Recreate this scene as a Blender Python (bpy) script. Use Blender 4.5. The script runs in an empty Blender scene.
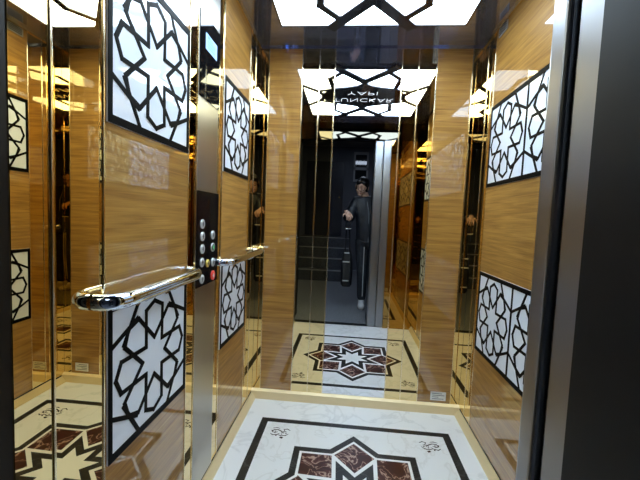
import bpy, bmesh, math, random
from math import sin, cos, pi, radians, hypot, atan2
from mathutils import Vector, Matrix

S = bpy.context.scene
COL = S.collection
random.seed(7)

# ------------------------------------------------------------------ materials
def new_mat(name):
    m = bpy.data.materials.new(name); m.use_nodes = True
    nt = m.node_tree
    b = nt.nodes.get('Principled BSDF')
    return m, nt, b

def plain(name, col, rough=.5, metal=0., coat=0., coat_rough=.02, ior=1.5, var=.0, scale=8., bump=0.):
    m, nt, b = new_mat(name)
    b.inputs['Base Color'].default_value = (*col, 1)
    b.inputs['Roughness'].default_value = rough
    b.inputs['Metallic'].default_value = metal
    b.inputs['IOR'].default_value = ior
    if coat:
        b.inputs['Coat Weight'].default_value = coat
        b.inputs['Coat Roughness'].default_value = coat_rough
        b.inputs['Coat IOR'].default_value = 1.55
    if var:
        tc = nt.nodes.new('ShaderNodeTexCoord')
        n = nt.nodes.new('ShaderNodeTexNoise'); n.inputs['Scale'].default_value = scale; n.inputs['Detail'].default_value = 5
        r = nt.nodes.new('ShaderNodeValToRGB')
        r.color_ramp.elements[0].position = .3; r.color_ramp.elements[1].position = .7
        r.color_ramp.elements[0].color = (*[c * (1 - var) for c in col], 1)
        r.color_ramp.elements[1].color = (*[min(1, c * (1 + var)) for c in col], 1)
        nt.links.new(tc.outputs['Object'], n.inputs['Vector'])
        nt.links.new(n.outputs['Fac'], r.inputs['Fac'])
        nt.links.new(r.outputs['Color'], b.inputs['Base Color'])
        if bump:
            bp = nt.nodes.new('ShaderNodeBump'); bp.inputs['Strength'].default_value = bump; bp.inputs['Distance'].default_value = .002
            nt.links.new(n.outputs['Fac'], bp.inputs['Height']); nt.links.new(bp.outputs['Normal'], b.inputs['Normal'])
    return m

def wood_mat(name, dark, light):
    m, nt, b = new_mat(name)
    tc = nt.nodes.new('ShaderNodeTexCoord')
    mp = nt.nodes.new('ShaderNodeMapping'); mp.inputs['Scale'].default_value = (1.3, 1.3, 22)
    n = nt.nodes.new('ShaderNodeTexNoise'); n.inputs['Scale'].default_value = 2.2; n.inputs['Detail'].default_value = 7; n.inputs['Distortion'].default_value = .6
    mp2 = nt.nodes.new('ShaderNodeMapping'); mp2.inputs['Scale'].default_value = (3.5, 3.5, 160)
    n2 = nt.nodes.new('ShaderNodeTexNoise'); n2.inputs['Scale'].default_value = 1.6; n2.inputs['Detail'].default_value = 4
    mx = nt.nodes.new('ShaderNodeMath'); mx.operation = 'MULTIPLY_ADD'; mx.inputs[1].default_value = .4
    ad = nt.nodes.new('ShaderNodeMath'); ad.operation = 'MULTIPLY'; ad.inputs[1].default_value = .6
    r = nt.nodes.new('ShaderNodeValToRGB')
    r.color_ramp.elements[0].position = .33; r.color_ramp.elements[0].color = (*dark, 1)
    r.color_ramp.elements[1].position = .66; r.color_ramp.elements[1].color = (*light, 1)
    L = nt.links.new
    L(tc.outputs['Object'], mp.inputs['Vector']); L(mp.outputs['Vector'], n.inputs['Vector'])
    L(tc.outputs['Object'], mp2.inputs['Vector']); L(mp2.outputs['Vector'], n2.inputs['Vector'])
    L(n.outputs['Fac'], ad.inputs[0]); L(n2.outputs['Fac'], mx.inputs[0]); L(ad.outputs[0], mx.inputs[2])
    L(mx.outputs[0], r.inputs['Fac']); L(r.outputs['Color'], b.inputs['Base Color'])
    b.inputs['Roughness'].default_value = .45
    b.inputs['Coat Weight'].default_value = 1.; b.inputs['Coat Roughness'].default_value = .006; b.inputs['Coat IOR'].default_value = 2.0; b.inputs['Specular IOR Level'].default_value = .2
    return m

def marble(name, base, vein, scale, width, rough=.06, blotch=0.):
    m, nt, b = new_mat(name)
    L = nt.links.new
    tc = nt.nodes.new('ShaderNodeTexCoord')
    w = nt.nodes.new('ShaderNodeTexNoise'); w.inputs['Scale'].default_value = scale; w.inputs['Detail'].default_value = 8; w.inputs['Distortion'].default_value = 1.2
    a = nt.nodes.new('ShaderNodeMath'); a.operation = 'SUBTRACT'; a.inputs[1].default_value = .5
    ab = nt.nodes.new('ShaderNodeMath'); ab.operation = 'ABSOLUTE'
    r = nt.nodes.new('ShaderNodeValToRGB')
    r.color_ramp.elements[0].position = 0; r.color_ramp.elements[0].color = (*vein, 1)
    r.color_ramp.elements[1].position = width; r.color_ramp.elements[1].color = (*base, 1)
    if blotch:
        e = r.color_ramp.elements.new(min(.95, width * 3)); e.color = (*[c * (1 - blotch) for c in base], 1)
    L(tc.outputs['Object'], w.inputs['Vector']); L(w.outputs['Fac'], a.inputs[0]); L(a.outputs[0], ab.inputs[0])
    L(ab.outputs[0], r.inputs['Fac']); L(r.outputs['Color'], b.inputs['Base Color'])
    b.inputs['Roughness'].default_value = rough; b.inputs['Specular IOR Level'].default_value = .3
    return m

def emit(name, col, strength):
    m, nt, b = new_mat(name)
    b.inputs['Base Color'].default_value = (*[c * .8 for c in col], 1)
    b.inputs['Emission Color'].default_value = (*col, 1)
    b.inputs['Emission Strength'].default_value = strength
    b.inputs['Roughness'].default_value = .3
    return m

def brushed(name, col, rough=.25):
    m, nt, b = new_mat(name)
    L = nt.links.new
    tc = nt.nodes.new('ShaderNodeTexCoord')
    mp = nt.nodes.new('ShaderNodeMapping'); mp.inputs['Scale'].default_value = (260, 260, 2)
    n = nt.nodes.new('ShaderNodeTexNoise'); n.inputs['Scale'].default_value = 1.; n.inputs['Detail'].default_value = 3
    r = nt.nodes.new('ShaderNodeMapRange'); r.inputs['To Min'].default_value = rough * .96; r.inputs['To Max'].default_value = rough * 1.04
    b.inputs['Base Color'].default_value = (*col, 1); b.inputs['Metallic'].default_value = 1
    L(tc.outputs['Object'], mp.inputs['Vector']); L(mp.outputs['Vector'], n.inputs['Vector'])
    L(n.outputs['Fac'], r.inputs['Value']); L(r.outputs['Result'], b.inputs['Roughness'])
    return m

M = {}
M['wood'] = wood_mat('honey_wood', (.225, .100, .019), (.50, .262, .056))
M['white_marble'] = marble('white_marble', (.82, .82, .82), (.71, .71, .71), 3.0, .03, .38)
M['cream_marble'] = marble('ivory_marble', (.78, .775, .76), (.70, .685, .66), 5.0, .03, .38)
M['red_marble'] = marble('red_marble', (.085, .022, .018), (.52, .36, .28), 13.0, .030, .3, .5)
M['black_marble'] = marble('black_marble', (.018, .017, .017), (.05, .05, .05), 6, .02, .35)
M['inlay_white'] = plain('white_inlay', (.82, .82, .80), .38)
M['ornament'] = plain('ornament_brown', (.06, .03, .02), .2)
M['mirror'] = plain('clear_mirror', (.80, .83, .88), .004, 1)
M['bronze'] = plain('bronze_mirror', (.84, .66, .34), .006, 1)
M['dark_bronze'] = plain('dark_bronze_mirror', (.085, .073, .055), .012, 1)
M['brown_mirror'] = plain('brown_mirror', (.42, .25, .075), .01, 1)
M['gold'] = plain('polished_brass', (.93, .80, .54), .14, 1)
M['skirt'] = plain('pale_brass', (.84, .68, .40), .35, .25)
M['chrome'] = plain('chrome', (.70, .78, .92), .03, 1)
M['steel'] = plain('brushed_steel', (.33, .34, .37), .30, 1)
M['cop_steel'] = plain('bronze_steel', (.46, .43, .38), .28, 1)
M['ceil'] = plain('dark_ceiling_mirror', (.36, .40, .62), .05, .82)
M['black'] = plain('black_bar', (.006, .0055, .005), .35, 0, 0, ior=1.25)
M['black_glass'] = plain('black_glass', (.005, .005, .006), .03, 0, 0, ior=1.33)
M['panel'] = plain('white_glass_panel', (.82, .87, .96), .5, 0, 1, .006)
M['substrate'] = plain('dark_substrate', (.03, .028, .025), .6)
M['dark_frame'] = plain('dark_painted_frame', (.008, .008, .010), .45, 0, .0, var=.15, scale=30)
M['jamb'] = plain('brown_jamb_paint', (.010, .006, .003), .4)
M['rubber'] = plain('black_gap', (.006, .006, .006), .7)
M['light'] = emit('light_diffuser', (.68, .85, 1.0), 1.7)
M['letter'] = emit('lit_lettering', (.9, .95, 1.0), .14)
M['light_bars'] = plain('ceiling_bars', (.030, .032, .045), .12, .0, 1, .02)
M['screen'] = emit('lit_screen', (.33, .56, 1.0), .085)
M['screen_line'] = emit('screen_lines', (.1, .25, .6), .02)
M['paper'] = plain('white_paper', (.78, .77, .74), .6)
M['ink'] = plain('grey_ink', (.12, .12, .12), .6)
M['button'] = plain('button_metal', (.60, .60, .60), .25, .3)
M['button_dark'] = plain('button_mark', (.02, .02, .02), .4)
M['button_green'] = emit('green_mark', (.10, .55, .22), .05)
M['button_yellow'] = plain('yellow_button', (.75, .55, .10), .3)
M['button_red'] = plain('red_button', (.80, .05, .03), .3)
M['lobby_floor'] = plain('grey_speckled_tile', (.20, .21, .23), .35, var=.45, scale=60)
M['lobby_wall'] = plain('grey_plaster', (.13, .14, .17), .7, var=.1, scale=3)
M['lobby_ceil'] = plain('lobby_ceiling', (.2, .2, .22), .8, var=.05)
M['navy'] = plain('navy_door_paint', (.02, .026, .045), .35, var=.1, scale=5)
M['stair'] = plain('dark_stair_stone', (.07, .075, .09), .5, var=.3, scale=40)
M['nosing'] = plain('stair_nosing', (.34, .35, .38), .4)
M['grey_metal'] = plain('grey_painted_metal', (.32, .33, .36), .4)
M['dark_pane'] = plain('dark_pane', (.02, .024, .03), .05, 0, .5)
M['skin'] = plain('skin', (.58, .34, .24), .5, var=.08, scale=20)
M['hair'] = plain('dark_hair', (.012, .009, .008), .45, var=.4, scale=60)
M['jacket'] = plain('black_jacket', (.012, .014, .02), .5, var=.3, scale=25)
M['trousers'] = plain('grey_trousers', (.022, .025, .032), .8, var=.3, scale=30)
M['shoe'] = plain('white_shoe', (.75, .75, .76), .5)
M['sole'] = plain('shoe_sole', (.3, .3, .3), .7)
M['phone'] = plain('phone_back', (.015, .016, .02), .12, 0, .5)
M['bag'] = plain('black_bag_cloth', (.010, .010, .012), .5, var=.3, scale=40)
M['band'] = plain('pale_band', (.55, .55, .55), .5)
M['lens'] = plain('lens_glass', (.01, .01, .02), .02, 0, 1)
M['eye'] = plain('eye_dark', (.02, .015, .012), .1)
M['lip'] = plain('lip', (.42, .16, .13), .5)

for k_ in ('dark_frame', 'jamb'): M[k_].node_tree.nodes['Principled BSDF'].inputs['Specular IOR Level'].default_value = .2
M['black'].node_tree.nodes['Principled BSDF'].inputs['Specular IOR Level'].default_value = .08

# ------------------------------------------------------------------ mesh helpers
class MB:
    """collects shapes and links them as one mesh object"""
    def __init__(s): s.v = []; s.f = []; s.m = []; s.sm = []
    def add(s, v, f, mi=0, smooth=False):
        o = len(s.v); s.v += [tuple(p) for p in v]
        for q in f: s.f.append([i + o for i in q]); s.m.append(mi); s.sm.append(smooth)
        return s
    def box(s, a, b, mi=0):
        x0, y0, z0 = [min(p, q) for p, q in zip(a, b)]; x1, y1, z1 = [max(p, q) for p, q in zip(a, b)]
        v = [(x0,y0,z0),(x1,y0,z0),(x1,y1,z0),(x0,y1,z0),(x0,y0,z1),(x1,y0,z1),(x1,y1,z1),(x0,y1,z1)]
        return s.add(v, [(0,3,2,1),(4,5,6,7),(0,1,5,4),(1,2,6,5),(2,3,7,6),(3,0,4,7)], mi)
    def bev(s, a, b, r, axis, mi=0):
        """box whose outline across one axis ('x','y','z') has chamfered corners"""
        lo = [min(p, q) for p, q in zip(a, b)]; hi = [max(p, q) for p, q in zip(a, b)]
        k = 'xyz'.index(axis); i, j = [n for n in range(3) if n != k]
        out = []
        for cx, cy, a0 in ((hi[i]-r, hi[j]-r, 0), (lo[i]+r, hi[j]-r, 90), (lo[i]+r, lo[j]+r, 180), (hi[i]-r, lo[j]+r, 270)):
            for t in range(5): out.append((cx + r*cos(radians(a0+t*22.5)), cy + r*sin(radians(a0+t*22.5))))
        return s.prism(out, lo[k], hi[k], axis, mi)
    def prism(s, poly, h0, h1, axis='z', mi=0):
        def P(p, h):
            if axis == 'z': return (p[0], p[1], h)
            if axis == 'x': return (h, p[0], p[1])
            return (p[0], h, p[1])
        n = len(poly)
        v = [P(p, h0) for p in poly] + [P(p, h1) for p in poly]
        f = [tuple(range(n-1, -1, -1)), tuple(range(n, 2*n))] + [(i, (i+1) % n, n+(i+1) % n, n+i) for i in range(n)]
        return s.add(v, f, mi)
    def tube(s, pts, r, n=14, mi=0, closed=False, cap=True, squash=(1, 1)):
        pts = [Vector(p) for p in pts]; rr = r if isinstance(r, (list, tuple)) else [r]*len(pts)
        rings = []; up = None
        for i, p in enumerate(pts):
            t = (pts[min(i+1, len(pts)-1)] - pts[max(i-1, 0)]).normalized()
            if up is None:
                up = Vector((0,0,1)) if abs(t.z) < .9 else Vector((1,0,0))
            a = t.cross(up).normalized(); u = a.cross(t).normalized(); up = u
            rings.append([p + (a*cos(2*pi*k/n)*squash[0] + u*sin(2*pi*k/n)*squash[1]) * rr[i] for k in range(n)])
        v = [q for ring in rings for q in ring]
        f = [(i*n+k, i*n+(k+1) % n, (i+1)*n+(k+1) % n, (i+1)*n+k) for i in range(len(pts)-1) for k in range(n)]
        s.add(v, f, mi, True)
        if cap: s.add(rings[0], [tuple(range(n-1, -1, -1))], mi); s.add(rings[-1], [tuple(range(n))], mi)
        return s
    def disc(s, c, r, axis, h, n=24, mi=0):
        poly = [(c[0] + r*cos(2*pi*k/n), c[1] + r*sin(2*pi*k/n)) for k in range(n)]
        return s.prism(poly, h[0], h[1], axis, mi)
    def lathe(s, prof, centre, axis='z', n=24, mi=0):
        rings = []
        for r, h in prof:
            ring = []
            for k in range(n):
                a = 2*pi*k/n; u, w = r*cos(a), r*sin(a)
                ring.append({'z': (centre[0]+u, centre[1]+w, centre[2]+h), 'x': (centre[0]+h, centre[1]+u, centre[2]+w), 'y': (centre[0]+u, centre[1]+h, centre[2]+w)}[axis])
            rings.append(ring)
        v = [q for r_ in rings for q in r_]
        f = [(i*n+k, i*n+(k+1) % n, (i+1)*n+(k+1) % n, (i+1)*n+k) for i in range(len(prof)-1) for k in range(n)]
        s.add(v, f, mi, True); s.add(rings[-1], [tuple(range(n))], mi); s.add(rings[0], [tuple(range(n-1, -1, -1))], mi)
        return s
    def build(s, name, mats, parent=None, origin=None):
        me = bpy.data.meshes.new(name)
        if not isinstance(mats, (list, tuple)): mats = [mats]
        o0 = Vector((0,0,0))
        if parent is not None: o0 = world_loc(parent)
        if origin is not None: o0 = Vector(origin)
        me.from_pydata([Vector(p) - o0 for p in s.v], [], s.f)
        for m in mats: me.materials.append(m)
        me.polygons.foreach_set('material_index', s.m); me.polygons.foreach_set('use_smooth', s.sm)
        bm = bmesh.new(); bm.from_mesh(me); bmesh.ops.recalc_face_normals(bm, faces=bm.faces); bm.to_mesh(me); bm.free()
        me.update()
        o = bpy.data.objects.new(name, me); COL.objects.link(o)
        if parent is not None: o.parent = parent
        elif origin is not None: o.location = origin
        return o

def world_loc(o):
    p = Vector(o.location)
    while o.parent: o = o.parent; p += Vector(o.location)
    return p
def tag(o, label=None, cat=None, group=None, kind=None):
    if label: o['label'] = label
    if cat: o['category'] = cat
    if group: o['group'] = group
    if kind: o['kind'] = kind
    return o
def thing(name, label, cat, loc=(0,0,0), group=None):
    o = bpy.data.objects.new(name, None); o.empty_display_size = .05; COL.objects.link(o); o.location = loc
    return tag(o, label, cat, group)
def struct(o, label, cat):
    return tag(o, label, cat, kind='structure')

# ------------------------------------------------------------------ room measures (metres)
XL, XR, H = -.578, .730, 2.20       # car walls and ceiling
YF = -1.60                          # inner face of the front wall; back wall at y = 0
XC = (XL + XR) / 2

# ---- floor with its marble inlay: thin layers of one slab
fb = MB()
fb.box((XL-.06, YF-.02, -.06), (XR+.06, .06, 0), 0)
cx, cy = .080, -.735
def layer(poly, z0, z1, mi): fb.prism(poly, z0, z1, 'z', mi)
bx, by = .530, .520
def rect(a, b): return [(cx-a, cy-b), (cx+a, cy-b), (cx+a, cy+b), (cx-a, cy+b)]
layer(rect(bx, by), -.001, .0003, 1)
layer(rect(bx-.040, by-.036), -.001, .0006, 2)
def medallion(i):
    a, b, d = .306-i, .297-i, .420-i*1.414
    q = []
    for sx, sy, fl in ((1,1,0),(1,-1,1),(-1,-1,0),(-1,1,1)):
        pts = [(sx*(d-b), sy*b), (sx*a, sy*b), (sx*a, sy*(d-a))]
        if fl: pts = pts[::-1]
        q += pts
        q.append((sx*d, 0) if (sx, sy) in ((1,1),(-1,-1)) else (0, sy*d))
    return [(cx+x, cy+y) for x, y in q]
layer(medallion(0), -.001, .0009, 1)
layer(medallion(.032), -.001, .0012, 3)
layer(medallion(.045), -.001, .0015, 4)
def star8(R, r, off=22.5):
    q = []
    for k in range(8):
        a = radians(off + 45*k); q.append((cx + R*cos(a), cy + R*sin(a)))
        a += radians(22.5); q.append((cx + r*cos(a), cy + r*sin(a)))
    return q
layer(star8(.292, .148), -.001, .0018, 3)
layer(star8(.236, .122), -.001, .0021, 1)
layer(star8(.140, .074), -.001, .0024, 3)
# small arabesque at each corner of the ivory field
for sx in (-1, 1):
    for sy in (-1, 1):
        ox, oy = cx + sx*.402, cy + sy*.392
        for pts in ([(-.045,.02),(-.03,.03),(-.015,.024),(-.022,.012)], [(-.02,-.002),(-.004,.012),(.012,.02),(.03,.018),(.036,.004),(.022,-.002),(.01,.006)],
                    [(-.04,-.004),(-.028,-.016),(-.01,-.02),(.006,-.014)], [(.0,-.004),(.012,-.014),(.03,-.018),(.042,-.008)], [(.004,.03),(.02,.034),(.038,.028)], [(-.006,.0),(-.014,.008),(-.03,.01)]):
            fb.tube([(ox + sx*x*1.2, oy + sy*y*1.25, .0009) for x, y in pts], [.0016]+[.0034]*(len(pts)-2)+[.0016], 6, 5, squash=(1, .2))
        for x, y in ((-.034,.0),(.026,.01),(-.012,-.01),(.016,-.026),(.045,.014)):
            fb.prism([(ox + sx*x + .005*cos(t*pi/3), oy + sy*y + .004*sin(t*pi/3)) for t in range(6)], .0, .0010, 'z', 5)
        fb.prism([(ox + sx*u, oy + sy*w) for u, w in ((-.020,-.048),(-.004,-.040),(-.010,-.032),(-.026,-.036))], .0, .0010, 'z', 5)
floor = fb.build('floor', [M['white_marble'], M['black_marble'], M['cream_marble'], M['inlay_white'], M['red_marble'], M['ornament']])
struct(floor, 'white marble lift floor with black border and inlaid eight-pointed star', 'floor')

# ---- shell
def slab(name, a, b, mat, label, cat):
    return struct(MB().box(a, b).build(name, mat), label, cat)
slab('ceiling', (XL-.06, YF-.10, H), (XR+.06, .06, H+.05), M['ceil'], 'dark polished ceiling around the light panel', 'ceiling')
slab('wall_back', (XL-.06, .006, 0), (XR+.06, .05, H), M['substrate'], 'dark backing of the lift back wall', 'wall')
slab('wall_left', (XL-.05, YF-.10, 0), (XL-.006, .006, H), M['substrate'], 'dark backing of the left lift wall', 'wall')
slab('wall_right', (XR+.006, YF-.0, 0), (XR+.05, .006, H), M['substrate'], 'dark backing of the right lift wall', 'wall')

# ---- wall cladding
def back_strip(name, x0, x1, mat, label, cat, z0=.001, z1=H-.002, group=None):
    o = MB().bev((x0+.001, -.0, z0), (x1-.001, .004, z1), .002, 'y').build(name, mat, origin=((x0+x1)/2, .002, z0))
    return tag(o, label, cat, group)
def side_strip(name, side, y0, y1, mat, label, cat, z0=.001, z1=H-.002):
    xs = (XL-.004, XL) if side < 0 else (XR, XR+.004)
    o = MB().bev((xs[0], y0+.001, z0), (xs[1], y1-.001, z1), .002, 'x').build(name, mat, origin=(sum(xs)/2, (y0+y1)/2, z0))
    return tag(o, label, cat)

back_strip('wall_mirror', -.123, .273, M['mirror'], 'wide clear mirror in the middle of the back wall', 'mirror')
back_strip('mirror_strip', -.321, -.217, M['bronze'], 'bronze mirror strip beside the left wood strip of the back wall', 'mirror')
back_strip('mirror_strip', -.217, -.123, M['bronze'], 'bronze mirror strip touching the left edge of the clear back mirror', 'mirror')
back_strip('mirror_strip', .273, .369, M['bronze'], 'bronze mirror strip touching the right edge of the clear back mirror', 'mirror')
back_strip('mirror_strip', .369, .473, M['bronze'], 'bronze mirror strip beside the right wood strip of the back wall', 'mirror')
back_strip('mirror_strip', XL, -.526, M['bronze'], 'narrow bronze mirror strip in the left back corner, on the back wall', 'mirror')
back_strip('mirror_strip', .676, XR, M['bronze'], 'narrow bronze mirror strip in the right back corner, on the back wall', 'mirror')
back_strip('wood_panel', -.526, -.321, M['wood'], 'tall honey wood strip on the back wall, left of the mirrors', 'wall panel')
back_strip('wood_panel', .473, .676, M['wood'], 'tall honey wood strip on the back wall above the white sticker', 'wall panel')

side_strip('mirror_strip', -1, -.108, -.0, M['bronze'], 'bronze mirror strip on the left wall next to the back corner', 'mirror')
side_strip('mirror_strip', -1, -.213, -.108, M['bronze'], 'bronze mirror strip beside the rear lattice panels of the left wall', 'mirror')
side_strip('wood_panel', -1, -.607, -.213, M['wood'], 'rear wood panel of the left wall, between corner mirrors and buttons', 'wall panel')
side_strip('mirror_strip', -1, -.666, -.607, M['bronze'], 'slim bronze strip on the far side of the button column', 'mirror')
side_strip('mirror_strip', -1, -.925, -.862, M['bronze'], 'slim bronze strip on the near side of the button column', 'mirror')
side_strip('wood_panel', -1, -1.345, -.925, M['wood'], 'front wood panel of the left wall, behind the long handrail', 'wall panel')
side_strip('mirror_strip', -1, -1.485, -1.345, M['bronze'], 'bronze mirror strip on the left wall behind the rounded handrail end', 'mirror')
fs = side_strip('mirror_strip', -1, -1.568, -1.485, M['bronze'], 'bronze mirror strip on the left wall next to the door', 'mirror')
fs.rotation_euler.z = .009
slab('trim_jamb', (XL-.004, YF, .0), (XL+.001, -1.571, H-.002), M['jamb'], 'dark edge between the left wall and the door jamb', 'trim')
side_strip('mirror_strip', 1, -.092, -.0, M['bronze'], 'bronze mirror strip on the right wall next to the back corner', 'mirror')
side_strip('mirror_strip', 1, -.187, -.092, M['bronze'], 'bronze mirror strip beside the lattice panels of the right wall', 'mirror')
side_strip('wood_panel', 1, -1.335, -.187, M['wood'], 'wide wood panel of the right wall behind its two lattice panels', 'wall panel')
side_strip('mirror_strip', 1, YF, -1.335, M['bronze'], 'bronze mirror strip on the right wall next to the steel door', 'mirror')

# ---- brass trims
tn = [0]
def trim(mb, label, mat='gold'):
    tn[0] += 1
    struct(mb.build('trim_%d' % tn[0], M[mat]), label, 'trim')
for x in (-.526, -.321, -.217, -.123, .273, .369, .473, .676):
    trim(MB().bev((x-.003, -.003, .062), (x+.003, .0, H-.002), .001, 'z'), 'slim vertical brass strip on the back wall')
for y in (-.108, -.213, -.607, -.666, -.862, -.925, -1.345, -1.485):
    trim(MB().bev((XL, y-.0026, .046), (XL+.003, y+.0026, H-.002), .001, 'z'), 'slim vertical brass strip on the left wall')
for y in (-.092, -.187, -1.335):
    trim(MB().bev((XR-.003, y-.0026, .046), (XR, y+.0026, H-.002), .001, 'z'), 'slim vertical brass strip on the right wall')
trim(MB().box((XL, YF, H-.014), (XL+.008, -.008, H-.001)), 'brass edging along the top of the left wall')
trim(MB().box((XR-.008, YF, H-.014), (XR, -.008, H-.001)), 'brass edging along the top of the right wall')
trim(MB().box((XL, -.006, H-.010), (XR, 0, H-.001)), 'thin edging along the top of the back wall', 'ceil')
struct(MB().prism([(0, 0), (-.022, 0), (-.020, .050), (-.004, .060), (0, .060)], XL, XR, 'x').build('baseboard_back', M['skirt']), 'pale brass skirting under the back wall', 'skirting')
bl = MB().prism([(XL, 0), (XL+.030, 0), (XL+.028, .010), (XL+.006, .038), (XL, .038)], YF, -.022, 'y'); bl.box((XL-.003, YF, .038), (XL+.001, -.022, .046), 1)
struct(bl.build('baseboard_left', [M['skirt'], M['rubber']]), 'pale brass skirting under the left wall', 'skirting')
br = MB().prism([(XR, 0), (XR-.030, 0), (XR-.028, .010), (XR-.006, .038), (XR, .038)], YF, -.022, 'y'); br.box((XR-.001, YF, .038), (XR+.003, -.022, .046), 1)
struct(br.build('baseboard_right', [M['skirt'], M['rubber']]), 'pale brass skirting under the right wall', 'skirting')

# ---- lattice panels: white panel, black frame, star lattice
def seg_poly(p, q, w):
    dx, dy = q[0]-p[0], q[1]-p[1]; l = hypot(dx, dy) or 1; ex, ey = dx/l*w*.42, dy/l*w*.42; nx, ny = -dy/l*w/2, dx/l*w/2
    return [(p[0]-ex+nx, p[1]-ey+ny), (p[0]-ex-nx, p[1]-ey-ny), (q[0]+ex-nx, q[1]+ey-ny), (q[0]+ex+nx, q[1]+ey+ny)]
def rosette(u0, u1, v0, v1):
    """line segments of an eight-petal star in the rectangle"""
    cu, cv = (u0+u1)/2, (v0+v1)/2; hu, hv = (u1-u0)/2, (v1-v0)/2
    P = lambda r, a: (cu + hu*r*cos(radians(a)), cv + hv*r*sin(radians(a)))
    out = []
    for k in range(8):
        a = 45*k
        sg = lambda t, w: (cu + hu*(t*cos(radians(a)) - w*sin(radians(a))), cv + hv*(t*sin(radians(a)) + w*cos(radians(a))))
        for w in (-.215, .215):
            out += [(sg(.215, w), sg(.79, w*1.04)), (sg(.79, w*1.04), sg(.90, 0))]
    for sx in (-1, 1):
        for sy in (-1, 1):
            out.append(((cu+sx*hu*.40, cv+sy*hv), (cu+sx*hu*.74, cv+sy*hv*.44)))
            out.append(((cu+sx*hu, cv+sy*hv*.48), (cu+sx*hu*.44, cv+sy*hv*.74)))
    return out
def lattice(side, y0, y1, z0, z1, tiles, label, bar=.0125):
    x = XL if side < 0 else XR; d = -side           # d: direction into the room
    t = thing('lattice_panel', label, 'decorative panel', (x, (y0+y1)/2, z0))
    MB().box((x, y0, z0), (x + d*.004, y1, z1)).build('white_panel', M['panel'], t)
    fw = .020
    fr = MB()
    for a, b in (((y0, z0), (y1, z0+fw)), ((y0, z1-fw), (y1, z1)), ((y0, z0+fw), (y0+fw*.7, z1-fw)), ((y1-fw*.7, z0+fw), (y1, z1-fw))):
        fr.box((x + d*.004, a[0], a[1]), (x + d*.0062, b[0], b[1]))
    w = (y1-y0)/tiles
    for k in range(1, tiles): fr.box((x + d*.004, y0+k*w-.006, z0+fw), (x + d*.0062, y0+k*w+.006, z1-fw))
    fr.build('frame', M['black'], t)
    la = MB()
    for k in range(tiles):
        for n, (p, q) in enumerate(rosette(y0+k*w+.008, y0+(k+1)*w-.008, z0+fw-.004, z1-fw+.004)):
            la.prism(seg_poly(p, q, bar), x + d*.004, x + d*(.0056+.00002*(n % 9)), 'x')
    la.build('lattice', M['black'], t)
    return t
lattice(-1, -1.335, -.935, 1.385, 1.80, 1, 'upper star lattice panel on the front part of the left wall')
lattice(-1, -1.335, -.935, .535, .945, 1, 'lower star lattice panel under the long handrail')
lattice(-1, -.597, -.222, 1.372, 1.795, 1, 'upper star lattice panel of the left wall beyond the buttons')
lattice(-1, -.597, -.222, .545, .955, 1, 'lower star lattice panel of the left wall beneath the short handrail')
lattice(1, -1.325, -.196, 1.375, 1.795, 3, 'upper three-star lattice panel on the right wall', .0120)
lattice(1, -1.325, -.196, .495, .925, 3, 'lower three-star lattice panel on the right wall', .0120)

# ---- lift control column
t = thing('control_panel', 'tall steel lift control column with black button plate, screen and keys', 'control panel', (XL, -.764, .05))
MB().bev((XL, -.860, .05), (XL+.004, -.668, H-.004), .002, 'z').build('faceplate', M['cop_steel'], t)
xf = XL + .004
dp = MB().box((xf, -.858, 1.615), (xf+.003, -.670, 1.925)).build('display_panel', M['black_glass'], t)
sc = MB().box((xf+.003, -.812, 1.803), (xf+.0042, -.706, 1.862)).build('screen', M['screen'], dp)
sc.location = (0, 0, 0)
sl = MB()
for k, (a, b) in enumerate(((-.80, -.75), (-.80, -.725), (-.795, -.74), (-.80, -.73))):
    sl.box((xf+.0042, a, 1.847-k*.011), (xf+.0046, b, 1.850-k*.011))
sl.box((xf+.0042, -.80, 1.852), (xf+.0046, -.772, 1.858))
sl.build('screen_lines', M['screen_line'], dp)
bp = MB().bev((xf, -.862, .888), (xf+.003, -.652, 1.264), .004, 'x').build('button_plate', M['black_glass'], t)
tag(bp, 'black glossy plate carrying the round keys')
xb = xf + .003
def key(y, z, rim, face, mark, label, r=.0185):
    k = MB().lathe([(r*1.0, 0), (r, .003), (r*.86, .0042), (r*.8, .003)], (xb, y, z), 'x', 20).build('button', rim, t)
    tag(k, label)
    f = MB().lathe([(r*.80, .0), (r*.80, .0038), (r*.6, .0048)], (xb, y, z), 'x', 20)
    f.build('button_face', face, k).location = (0, 0, 0)
    m = MB(); m.box((xb+.0048, y-.003, z-.009), (xb+.0054, y+.003, z+.009)); m.box((xb+.0048, y-.008, z-.002), (xb+.0054, y+.006, z+.003))
    m.build('button_mark', mark, k).location = (0, 0, 0)
for y, z in ((-.815, 1.136), (-.813, 1.087), (-.812, 1.037), (-.711, 1.088), (-.813, .984), (-.705, .972), (-.812, .917)):
    key(y, z, M['button'], M['button'], M['button_dark'], 'round silver key')
key(-.709, 1.036, M['button'], M['button_dark'], M['button_green'], 'round key with a green lit mark')
key(-.760, .974, M['button_yellow'], M['button_yellow'], M['button_dark'], 'yellow key', .016)
key(-.704, .915, M['button_red'], M['button_red'], M['paper'], 'red alarm key', .021)

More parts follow.
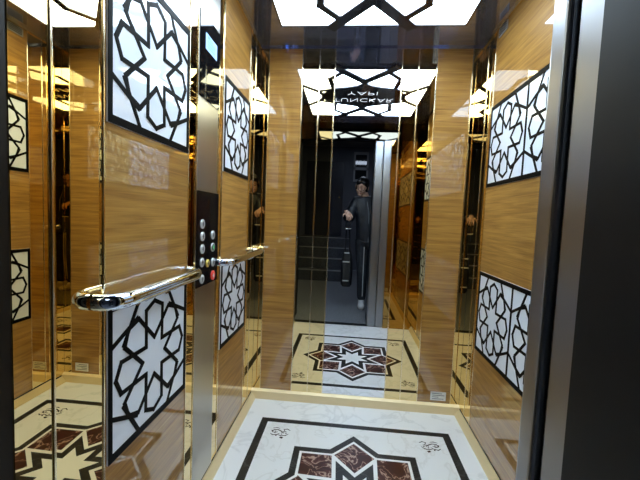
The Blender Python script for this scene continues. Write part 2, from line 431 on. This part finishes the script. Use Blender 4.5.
# ---- handrails on the left wall
def handrail(y0, y1, label, z, r):
    t = thing('handrail', label, 'handrail', (XL, (y0+y1)/2, z))
    off = .056; c = .044; pts = []
    xo = XL + off
    pts.append((XL + .004, y0, z))
    for k in range(7):
        a = radians(15*k); pts.append((xo - c + c*sin(a), y0 + c - c*cos(a), z))
    n = 10
    for k in range(1, n): pts.append((xo, y0 + c + (y1-y0-2*c)*k/n, z))
    for k in range(7):
        a = radians(15*k); pts.append((xo - c + c*cos(a), y1 - c + c*sin(a), z))
    pts.append((XL + .004, y1, z))
    MB().tube(pts, r, 20, squash=(.8, 1.0)).build('rail_tube', M['chrome'], t)
    for k in (.35, .68):
        y = y0 + (y1-y0)*k
        b = MB().tube([(XL+.003, y, z-.03), (XL+.03, y, z-.028), (xo, y, z-.012)], .007, 10)
        b.lathe([(.018, .0), (.018, .004)], (XL+.003, y, z-.03), 'x', 16)
        b.build('bracket', M['chrome'], t)
handrail(-1.378, -.925, 'long thick chrome handrail with rounded near end, in front of the button column', .964, .0195)
handrail(-.640, -.060, 'short chrome handrail running from the buttons to the back corner', .962, .0165)

# ---- sticker and grille
t = thing('sticker', 'small white printed sticker at the foot of the right wood strip', 'sticker', (.602, 0, .074))
MB().box((.555, -.0006, .075), (.649, .0, .130)).build('paper', M['paper'], t)
il = MB()
for k, (a, b) in enumerate(((.565, .625), (.565, .640), (.565, .605), (.565, .636))): il.box((a, -.0009, .117-k*.011), (b, -.0006, .121-k*.011))
il.build('print_lines', M['ink'], t)
t = thing('vent_grille', 'small pale slotted grille at the very top of the right wall', 'vent', (XR, -.265, 2.14))
MB().bev((XR-.004, -.310, 2.140), (XR, -.215, 2.183), .003, 'x').build('plate', M['grey_metal'], t)
for k in range(4):
    MB().box((XR-.005, -.302, 2.147+k*.009), (XR-.004, -.223, 2.151+k*.009)).build('slot', M['rubber'], t)

# ---- ceiling light
lx0, lx1, ly0, ly1 = -.397, .541, -1.290, -.262
lcx, lcy = .070, -.776
t = thing('ceiling_light', 'large white light panel in the lift ceiling with dark star lattice and lettering', 'ceiling light', (lcx, lcy, H-.012))
MB().box((lx0, ly0, H-.012), (lx1, ly1, H)).build('diffuser', M['light'], t)
cb = MB(); zt, zb = H-.012, H-.018
def cbar(p, q, w):
    for sx in (1, -1):
        for sy in (1, -1):
            P = (lcx + sx*(p[0]-lcx), lcy + sy*(p[1]-lcy)); Q = (lcx + sx*(q[0]-lcx), lcy + sy*(q[1]-lcy))
            cb.prism(seg_poly(P, Q, w), zb - .0001*random.random(), zt, 'z')
cbar((-.130, -.245), (lcx, -.475), .062)
cbar((-.095, -.318), (-.182, -.425), .036)
cbar((-.182, -.425), (-.165, -.620), .036)
cbar((-.165, -.620), (-.060, -.590), .036)
cbar((-.397, -.560), (-.290, -.670), .038)
cbar((-.290, -.670), (-.165, -.620), .036)
cbar((-.290, -.670), (-.240, -.776), .038)
for a, b in (((lx0-.012, ly0-.012), (lx1+.012, ly0)), ((lx0-.012, ly1), (lx1+.012, ly1+.012)), ((lx0-.012, ly0), (lx0, ly1)), ((lx1, ly0), (lx1+.012, ly1))):
    cb.box((a[0], a[1], zb), (b[0], b[1], H))
cb.build('dark_lattice', M['light_bars'], t)
pl = [(0, .30), (.055, .235), (.13, .205), (.27, .150), (.335, .05), (.345, 0)]
poly = [(lcx + x, lcy + y) for x, y in pl] + [(lcx + x, lcy - y) for x, y in pl[-2::-1]]
poly += [(lcx - x, lcy - y) for x, y in pl[1:]] + [(lcx - x, lcy + y) for x, y in pl[-2:0:-1]]
sp = MB().prism(poly, H-.020, H-.012, 'z').build('sign_plate', M['light_bars'], t)
def lettering(txt, size, x, y, z, width, depth):
    cu = bpy.data.curves.new('lettering', 'FONT'); cu.body = txt; cu.size = size; cu.align_x = 'CENTER'; cu.align_y = 'CENTER'; cu.extrude = .0008; cu.offset = -.003
    o = bpy.data.objects.new('lettering_source', cu); COL.objects.link(o)
    dg = bpy.context.evaluated_depsgraph_get(); dg.update()
    me = bpy.data.meshes.new_from_object(o.evaluated_get(dg)); bpy.data.objects.remove(o); bpy.data.curves.remove(cu)
    xs = [v.co.x for v in me.vertices]; ys = [v.co.y for v in me.vertices]
    kx, ky = width/(max(xs)-min(xs)), depth/(max(ys)-min(ys)); mx, my = (max(xs)+min(xs))/2, (max(ys)+min(ys))/2
    w0 = world_loc(sp.parent)
    for v in me.vertices:                      # read from below, top of the word towards the door
        v.co = Vector((x + (v.co.x-mx)*kx, y - (v.co.y-my)*ky, z + v.co.z)) - w0
    me.flip_normals(); me.materials.clear(); me.materials.append(M['letter'])
    r = bpy.data.objects.new('lettering', me); COL.objects.link(r); r.parent = sp
    return r
lettering('TUNCKAR', .1, .068, -.845, H-.0205, .500, .080)
lettering('YAPI', .1, .062, -.690, H-.0205, .235, .066)

# ------------------------------------------------------------------ front: header, returns, doors
DX0, DX1, DZ = -.566, .249, 2.02
hd = MB().box((XL, YF-.02, DZ), (XR, YF, H), 0)
struct(hd.build('wall_front', M['dark_bronze']), 'dark bronze mirror header above the lift door', 'wall')
slab('wall_front_right', (.417, YF-.02, 0), (XR, YF, DZ), M['brown_mirror'], 'dark bronze mirror return wall beside the steel door', 'wall')
slab('wall_front_left', (XL, YF-.10, 0), (DX0, YF, DZ), M['jamb'], 'dark brown jamb on the left of the lift door', 'wall')
# two steel leaves of the open telescopic door, stacked on the right
def leaf(name, x0, x1, y0, y1, label):
    d = MB().bev((x0, y0, .012), (x1, y1, DZ), .008, 'z').build(name, M['steel'])
    struct(d, label, 'door')
    MB().box((x0+.01, y0+.008, .002), (x1-.01, y1-.008, .012)).build('door_shoe', M['grey_metal'], d)
    return d
leaf('door_1', .249, .336, -1.662, -1.622, 'inner steel leaf of the open sliding lift door')
leaf('door_2', .338, .418, -1.660, -1.602, 'second steel leaf of the lift door, beside the wood return')
slab('trim_gap', (.260, -1.684, .0), (.420, -1.663, DZ), M['rubber'], 'black gap between lift door and landing frame', 'trim')
slab('trim_landing', (.249, -1.720, 0), (.420, -1.684, DZ), M['steel'], 'steel edge of the landing door frame', 'trim')
slab('sill', (XL, -1.72, -.06), (.73, YF-.02, -.002), M['steel'], 'grooved steel door sill', 'sill')
for k in range(3):
    struct(MB().box((XL, -1.700+.026*k, -.002), (XR, -1.690+.026*k, .0)).build('trim_sill_groove', M['rubber']), 'dark groove in the door sill', 'trim')
# landing wall with its opening
slab('wall_landing_right', (.249, -1.96, 0), (2.2, -1.720, 2.80), M['dark_frame'], 'dark landing wall on the right of the lift', 'wall')
slab('wall_landing_left', (-2.2, -1.96, 0), (-.585, -1.720, 2.80), M['dark_frame'], 'dark landing wall on the left of the lift', 'wall')
slab('wall_landing_top', (-.585, -1.96, 2.03), (.249, -1.720, 2.80), M['dark_frame'], 'dark landing wall above the lift opening', 'wall')
# ------------------------------------------------------------------ landing behind the camera
slab('floor_landing', (-2.2, -5.7, -.06), (2.2, -1.72, -.003), M['lobby_floor'], 'grey speckled tile floor of the landing', 'floor')
slab('ceiling_landing', (-2.2, -5.7, 2.80), (2.2, -1.72, 2.85), M['lobby_ceil'], 'pale ceiling of the landing', 'ceiling')
slab('wall_landing_rear', (-2.2, -5.75, 0), (2.2, -5.7, 2.80), M['lobby_wall'], 'grey rear wall of the landing', 'wall')
slab('wall_landing_side', (2.2, -5.7, 0), (2.25, -1.72, 2.80), M['lobby_wall'], 'grey side wall of the landing, right', 'wall')
slab('wall_landing_other', (-2.25, -5.7, 0), (-2.2, -1.72, 2.80), M['lobby_wall'], 'grey side wall of the landing, left', 'wall')
st = MB()
for k in range(4):
    st.box((-1.30, -5.70, 0), (.02, -4.20-.28*k, .19*(k+1)), 0)
    st.box((-1.30, -4.20-.28*k-.05, .19*(k+1)), (.025, -4.20-.28*k+.012, .19*(k+1)+.012), 1)
st.box((.02, -5.70, 0), (.05, -4.18, .03), 1)
struct(st.build('stairs', [M['stair'], M['nosing']]), 'dark stone stairs with pale nosings rising at the rear of the landing', 'stairs')
d3 = MB().box((-1.0, -5.70, .78), (-.16, -5.66, 2.45)).build('door_3', M['navy']); struct(d3, 'dark navy door at the top of the stairs', 'door')
MB().lathe([(.02, 0), (.025, .03), (.01, .05)], (-.24, -5.66, 1.65), 'y', 14).build('door_handle', M['chrome'], d3).location = (0, 0, 0)
wn = MB()
for a, b in (((.05, 2.02), (.38, 2.07)), ((.05, 2.28), (.38, 2.34)), ((.05, 2.62), (.38, 2.68)), ((.05, 2.07), (.09, 2.62)), ((.34, 2.07), (.38, 2.62))):
    wn.box((a[0], -5.70, a[1]), (b[0], -5.66, b[1]))
wo = wn.build('window_1', M['grey_metal']); struct(wo, 'small grey framed window high on the rear landing wall', 'window')
MB().box((.09, -5.695, 2.07), (.34, -5.68, 2.62)).build('pane', M['dark_pane'], wo)

# ------------------------------------------------------------------ person taking the picture
def skin_mesh(joints, edges, root=0, levels=2):
    """joints: list of (co, rx, ry); returns an evaluated mesh"""
    me = bpy.data.meshes.new('skeleton'); me.from_pydata([Vector(j[0]) for j in joints], edges, [])
    o = bpy.data.objects.new('skeleton', me); COL.objects.link(o)
    o.modifiers.new('s', 'SKIN'); sb = o.modifiers.new('d', 'SUBSURF'); sb.levels = levels; sb.render_levels = levels
    if not me.skin_vertices: me.attributes.new('x', 'FLOAT', 'POINT')
    sv = me.skin_vertices[0].data
    for i, j in enumerate(joints):
        sv[i].radius = (j[1], j[2]); sv[i].use_root = (i == root)
    dg = bpy.context.evaluated_depsgraph_get(); dg.update()
    r = bpy.data.meshes.new_from_object(o.evaluated_get(dg))
    bpy.data.objects.remove(o); bpy.data.meshes.remove(me)
    return r
def as_lists(me): return [v.co.copy() for v in me.vertices], [list(p.vertices) for p in me.polygons]
def remeshed(mb, voxel, smooth=4, grow=0.):
    o = mb.build('remesh_source', M['skin'])
    m = o.modifiers.new('r', 'REMESH'); m.mode = 'VOXEL'; m.voxel_size = voxel
    s = o.modifiers.new('s', 'SMOOTH'); s.iterations = smooth; s.factor = .4
    dg = bpy.context.evaluated_depsgraph_get(); dg.update()
    r = bpy.data.meshes.new_from_object(o.evaluated_get(dg)); bpy.data.objects.remove(o)
    if grow:
        ns = [v.normal.copy() for v in r.vertices]
        for v, n_ in zip(r.vertices, ns): v.co += n_*grow
    return r
def ball(mb, c, rad, n=20, rot=None, mi=0):
    v = []; f = []
    for i in range(n+1):
        th = pi*i/n
        for k in range(n):
            p = Vector((rad[0]*sin(th)*cos(2*pi*k/n), rad[1]*sin(th)*sin(2*pi*k/n), rad[2]*cos(th)))
            if rot: p = rot @ p
            v.append(Vector(c) + p)
    for i in range(n):
        for k in range(n): f.append((i*n+k, i*n+(k+1) % n, (i+1)*n+(k+1) % n, (i+1)*n+k))
    mb.add(v, f, mi, True)
def link_mesh(me, name, mat, parent):
    w0 = world_loc(parent)
    me.materials.clear(); me.materials.append(mat)
    for v in me.vertices: v.co -= w0
    for p in me.polygons: p.use_smooth = True; p.material_index = 0
    o = bpy.data.objects.new(name, me); COL.objects.link(o); o.parent = parent
    return o

PY = -2.46
person = thing('person', 'person in black jacket and white sneakers photographing the lift with a phone', 'person', (.27, PY, 0))
sh_l, el_l, wr_l = (.085, PY+.01, 1.405), (-.010, PY+.075, 1.165), (-.030, -2.205, 1.255)
sh_r, el_r, wr_r = (.405, PY-.01, 1.405), (.470, PY-.035, 1.135), (.440, PY+.06, .905)
hip_l, kn_l, an_l = (.185, PY, .88), (.205, PY+.035, .49), (.215, PY+.01, .085)
hip_r, kn_r, an_r = (.355, PY, .88), (.372, PY+.02, .49), (.385, PY-.04, .085)
pel, wai, che, nk0, nk1 = (.270, PY, .93), (.260, PY+.005, 1.12), (.248, PY, 1.33), (.205, PY+.01, 1.45), (.178, PY+.035, 1.515)
def figure(k, arms=True):
    J = [(pel, .12*k, .085*k), (wai, .105*k, .07*k), (che, .13*k, .085*k), (nk0, .062, .06), (nk1, .052, .052),
         (sh_l, .044*k, .044*k), (el_l, .036*k, .036*k), (wr_l, .030*k, .030*k), (sh_r, .044*k, .044*k), (el_r, .036*k, .036*k), (wr_r, .030*k, .030*k),
         (hip_l, .088*k, .088*k), (kn_l, .060*k, .060*k), (an_l, .042*k, .042*k), (hip_r, .088*k, .088*k), (kn_r, .060*k, .060*k), (an_r, .042*k, .042*k)]
    E_ = [(0,1),(1,2),(2,3),(3,4),(2,5),(5,6),(6,7),(2,8),(8,9),(9,10),(0,11),(11,12),(12,13),(0,14),(14,15),(15,16)]
    return J, E_
bm_ = MB()
v, f = as_lists(skin_mesh(*figure(1.0))); bm_.add(v, f, 0, True)
# head: skull, jaw, nose, ears; tilted down towards the phone
hc = Vector((.152, PY+.062, 1.600)); R = Matrix.Rotation(radians(-20), 3, 'X') @ Matrix.Rotation(radians(9), 3, 'Y') @ Matrix.Rotation(radians(12), 3, 'Z')
def hp(x, y, z): return hc + R @ Vector((x, y, z))
ball(bm_, hc + R @ Vector((0, -.008, .022)), (.076, .093, .092), rot=R)
ball(bm_, hp(0, .022, -.048), (.056, .066, .068), rot=R)
ball(bm_, hp(0, .095, -.015), (.013, .020, .026), 12, rot=R)
ball(bm_, hp(0, .080, -.088), (.024, .018, .016), 12, rot=R)
for s in (-1, 1):
    ball(bm_, hp(s*.080, -.004, -.005), (.010, .020, .032), 12, rot=R)
    ball(bm_, hp(s*.034, .072, -.030), (.022, .016, .020), 12, rot=R)
bm_.tube([nk0, nk1, hp(0, -.01, -.04)], [.060, .055, .052], 16)
def hand(wrist, palm_dir, across, normal, curl, spread=0.):
    """palm, four bent fingers of unequal length and a side thumb"""
    w = Vector(wrist); a = Vector(palm_dir).normalized(); c = Vector(across).normalized(); n = Vector(normal).normalized()
    ball(bm_, w + a*.045, (1, 1, 1), 14, rot=Matrix(((c*.040), (a*.055), (n*.016))).transposed())
    bm_.tube([w - a*.02, w + a*.02], [.027, .026], 12)
    for i, ln in enumerate((.070, .080, .074, .058)):
        o = w + a*(.088 - .004*abs(i-1)) + c*(.034 - .0228*i)
        p1 = o + (a*cos(curl*.4) + n*sin(curl*.4))*ln*.45
        p2 = p1 + (a*cos(curl) + n*sin(curl))*ln*.33
        p3 = p2 + (a*cos(curl*1.5) + n*sin(curl*1.5))*ln*.25
        bm_.tube([o - a*.02, p1, p2, p3], [.0088, .0085, .0078, .0062], 10)
    b = w + a*.025 + c*.032
    t1 = b + (a*.6 + c*.8 + n*.25).normalized()*.038
    t2 = t1 + (a*.9 + c*.15 + n*.55).normalized()*.030
    bm_.tube([b - c*.02, b, t1, t2], [.012, .012, .010, .008], 10)
# the hand comes over the upper edge of the phone, fingers closing down its front and thumb behind
hand((-.030, -2.215, 1.262), (.25, .62, -.32), (-.94, .3, -.1), (-.1, -.35, -.9), .95)
hand(wr_r, (-.05, .15, -1), (-.35, .94, .1), (-.9, -.3, .1), .7)
body_me = remeshed(bm_, .0038, 3)
link_mesh(body_me, 'body', M['skin'], person)
for s in (-1, 1):
    e = MB(); ball(e, hp(s*.034, .086, -.016), (.011, .006, .006), 12, rot=R); e.build('eye', M['eye'], person)
e = MB(); ball(e, hp(0, .088, -.062), (.022, .007, .006), 12, rot=R); e.build('mouth', M['lip'], person)
hr = MB()
v = []; n = 26
ball(hr, hp(0, -.020, .038), (.087, .098, .094), n, rot=R)
ball(hr, hp(0, -.060, -.045), (.066, .052, .080), n, rot=R)
for s in (-1, 1): ball(hr, hp(s*.066, -.022, -.015), (.022, .055, .062), n, rot=R)
for k in range(7): ball(hr, hp(-.055+.018*k, .052+.010*sin(k*1.7), .078-.002*abs(k-3)**2), (.022, .028, .026), 10, rot=R)
link_mesh(remeshed(hr, .008, 3), 'hair', M['hair'], person)
# jacket and trousers follow the body
jm = MB()
J = [((pel[0], pel[1], .76), .150, .120), ((pel[0], pel[1], .92), .165, .125), (wai, .160, .118), (che, .176, .122), (nk0, .075, .072),
     (sh_l, .075, .075), (el_l, .060, .060), (tuple(Vector(el_l).lerp(Vector(wr_l), .93)), .043, .043),
     (sh_r, .075, .075), (el_r, .060, .060), (tuple(Vector(el_r).lerp(Vector(wr_r), .93)), .043, .043)]
v, f = as_lists(skin_mesh(J, [(0,1),(1,2),(2,3),(3,4),(3,5),(5,6),(6,7),(3,8),(8,9),(9,10)])); jm.add(v, f, 0, True)
jo = link_mesh(remeshed(jm, .010, 2, .016), 'jacket', M['jacket'], person)
z_ = MB().tube([(.262, PY+.128, .84), (.258, PY+.122, 1.05), (.250, PY+.126, 1.28), (.222, PY+.098, 1.42)], .004, 8); z_.build('zip', M['grey_metal'], jo).location = (0, 0, 0)
tm = MB()
J = [((pel[0], PY, .99), .150, .110), (hip_l, .100, .100), (kn_l, .074, .074), (an_l, .058, .058), (hip_r, .100, .100), (kn_r, .074, .074), (an_r, .058, .058)]
v, f = as_lists(skin_mesh(J, [(0,1),(1,2),(2,3),(0,4),(4,5),(5,6)])); tm.add(v, f, 0, True)
to = link_mesh(remeshed(tm, .010, 2, .004), 'trousers', M['trousers'], person)
MB().tube([(kn_l[0]+.01, PY+.102, .86), (kn_l[0]+.012, kn_l[1]+.074, .52), (an_l[0]+.006, an_l[1]+.062, .16)], .006, 8).build('stripe', M['band'], to).location = (0, 0, 0)
for a in (an_l, an_r):
    s = MB()
    ball(s, (a[0], a[1]+.005, .062), (.046, .060, .058), 16)
    ball(s, (a[0]-.004, a[1]+.085, .040), (.048, .100, .038), 16)
    sm = remeshed(s, .007, 3)
    for p in sm.vertices: p.co.z = max(p.co.z, .008)
    so = link_mesh(sm, 'shoe', M['shoe'], person)
    pts = [(a[0]-.004 + .050*cos(2*pi*k/20), a[1]+.055 + .132*sin(2*pi*k/20)) for k in range(20)]
    MB().prism(pts, -.002, .014, 'z').build('sole', M['sole'], so).location = (0, 0, 0)

# phone, held just behind the lens of the picture
t = thing('smartphone', 'dark smartphone held upright in the hand of the person', 'phone', (0, -2.128, 1.05))
MB().bev((-.040, -2.1345, 1.045), (.036, -2.1265, 1.200), .009, 'y').build('case', M['phone'], t)
MB().bev((-.037, -2.1352, 1.049), (.033, -2.1345, 1.196), .006, 'y').build('touch_screen', M['dark_pane'], t)
for x in (.0, .018): MB().lathe([(.0075, 0), (.0075, .003), (.005, .0034)], (x, -2.1265, 1.180), 'y', 18).build('camera_lens', M['lens'], t)
MB().box((-.036, -2.1262, 1.052), (.032, -2.1255, 1.060)).build('edge_band', M['band'], t)

# black bag hanging from the forearm
t = thing('bag', 'black bag with pale bands hanging from the forearm of the person', 'bag', (.0, -2.31, .30))
b = MB()
prof = [(.30, .052, .040), (.33, .072, .055), (.50, .078, .062), (.66, .070, .052), (.76, .046, .036)]
nseg = 20; rings = []
for z, rx, ry in prof:
    rings.append([(.000 + rx*abs(cos(2*pi*k/nseg))**.6*(1 if cos(2*pi*k/nseg) > 0 else -1), -2.312 + ry*abs(sin(2*pi*k/nseg))**.6*(1 if sin(2*pi*k/nseg) > 0 else -1), z) for k in range(nseg)])
b.add([p for r_ in rings for p in r_], [(i*nseg+k, i*nseg+(k+1) % nseg, (i+1)*nseg+(k+1) % nseg, (i+1)*nseg+k) for i in range(len(prof)-1) for k in range(nseg)], 0, True)
b.add(rings[0], [tuple(range(nseg))]); b.add(rings[-1], [tuple(range(nseg))])
b.build('bag_body', M['bag'], t)
for dx in (-.030, .030):
    MB().tube([(.0+dx, -2.28, .74), (-.004+dx*.8, -2.30, .98), (-.006+dx*.5, -2.325, 1.14), (-.016+dx*.3, -2.325, 1.225), (-.018+dx*.3, -2.345, 1.20), (-.01+dx*.5, -2.35, 1.08), (-.004+dx*.8, -2.345, .95), (.0+dx, -2.335, .74)], .008, 8).build('strap', M['bag'], t)
for z, w in ((.735, .040), (.62, .055), (.375, .050)):
    MB().bev((-.0-w, -2.253, z), (.0+w*.6, -2.245, z+.014), .003, 'y').build('pale_band', M['band'], t)

# ------------------------------------------------------------------ light
w = bpy.data.worlds.new('world'); S.world = w; w.use_nodes = True
bgn = w.node_tree.nodes['Background']; bgn.inputs['Color'].default_value = (.4, .5, .7, 1); bgn.inputs['Strength'].default_value = .02
ld = bpy.data.lights.new('landing_fill', 'AREA'); ld.shape = 'RECTANGLE'; ld.size = .6; ld.size_y = .6; ld.energy = 1.0; ld.color = (.75, .85, 1)  # dim fill light added to lift the landing, no lamp seen there
lo = bpy.data.objects.new('landing_fill', ld); COL.objects.link(lo); lo.location = (.2, -3.6, 2.78)

# ------------------------------------------------------------------ camera
yaw, pit, rol, fpx, D, hc_ = .0822732, .0658252, .040935, 340., 2.10383, 1.17991
fw = Vector((-sin(yaw)*cos(pit), cos(yaw)*cos(pit), -sin(pit))); rt = Vector((cos(yaw), sin(yaw), 0)); dn = fw.cross(rt)
r2 = rt*cos(rol) - dn*sin(rol); d2 = rt*sin(rol) + dn*cos(rol)
cam = bpy.data.cameras.new('camera'); co = bpy.data.objects.new('camera', cam); COL.objects.link(co)
mw = Matrix.Identity(4)
for i in range(3): mw[i][0] = r2[i]; mw[i][1] = -d2[i]; mw[i][2] = -fw[i]
mw[0][3], mw[1][3], mw[2][3] = 0, -D, hc_
co.matrix_world = mw
cam.sensor_width = 36; cam.sensor_fit = 'HORIZONTAL'; cam.lens = 36*fpx/640; cam.clip_start = .01
S.camera = co

S.view_settings.view_transform = 'Standard'; S.view_settings.look = 'None'; S.view_settings.gamma = 1; S.view_settings.use_curve_mapping = False
S.view_settings.exposure = 3.45
S.cycles.max_bounces = 20; S.cycles.glossy_bounces = 16; S.cycles.diffuse_bounces = 5
S.cycles.sample_clamp_indirect = 6
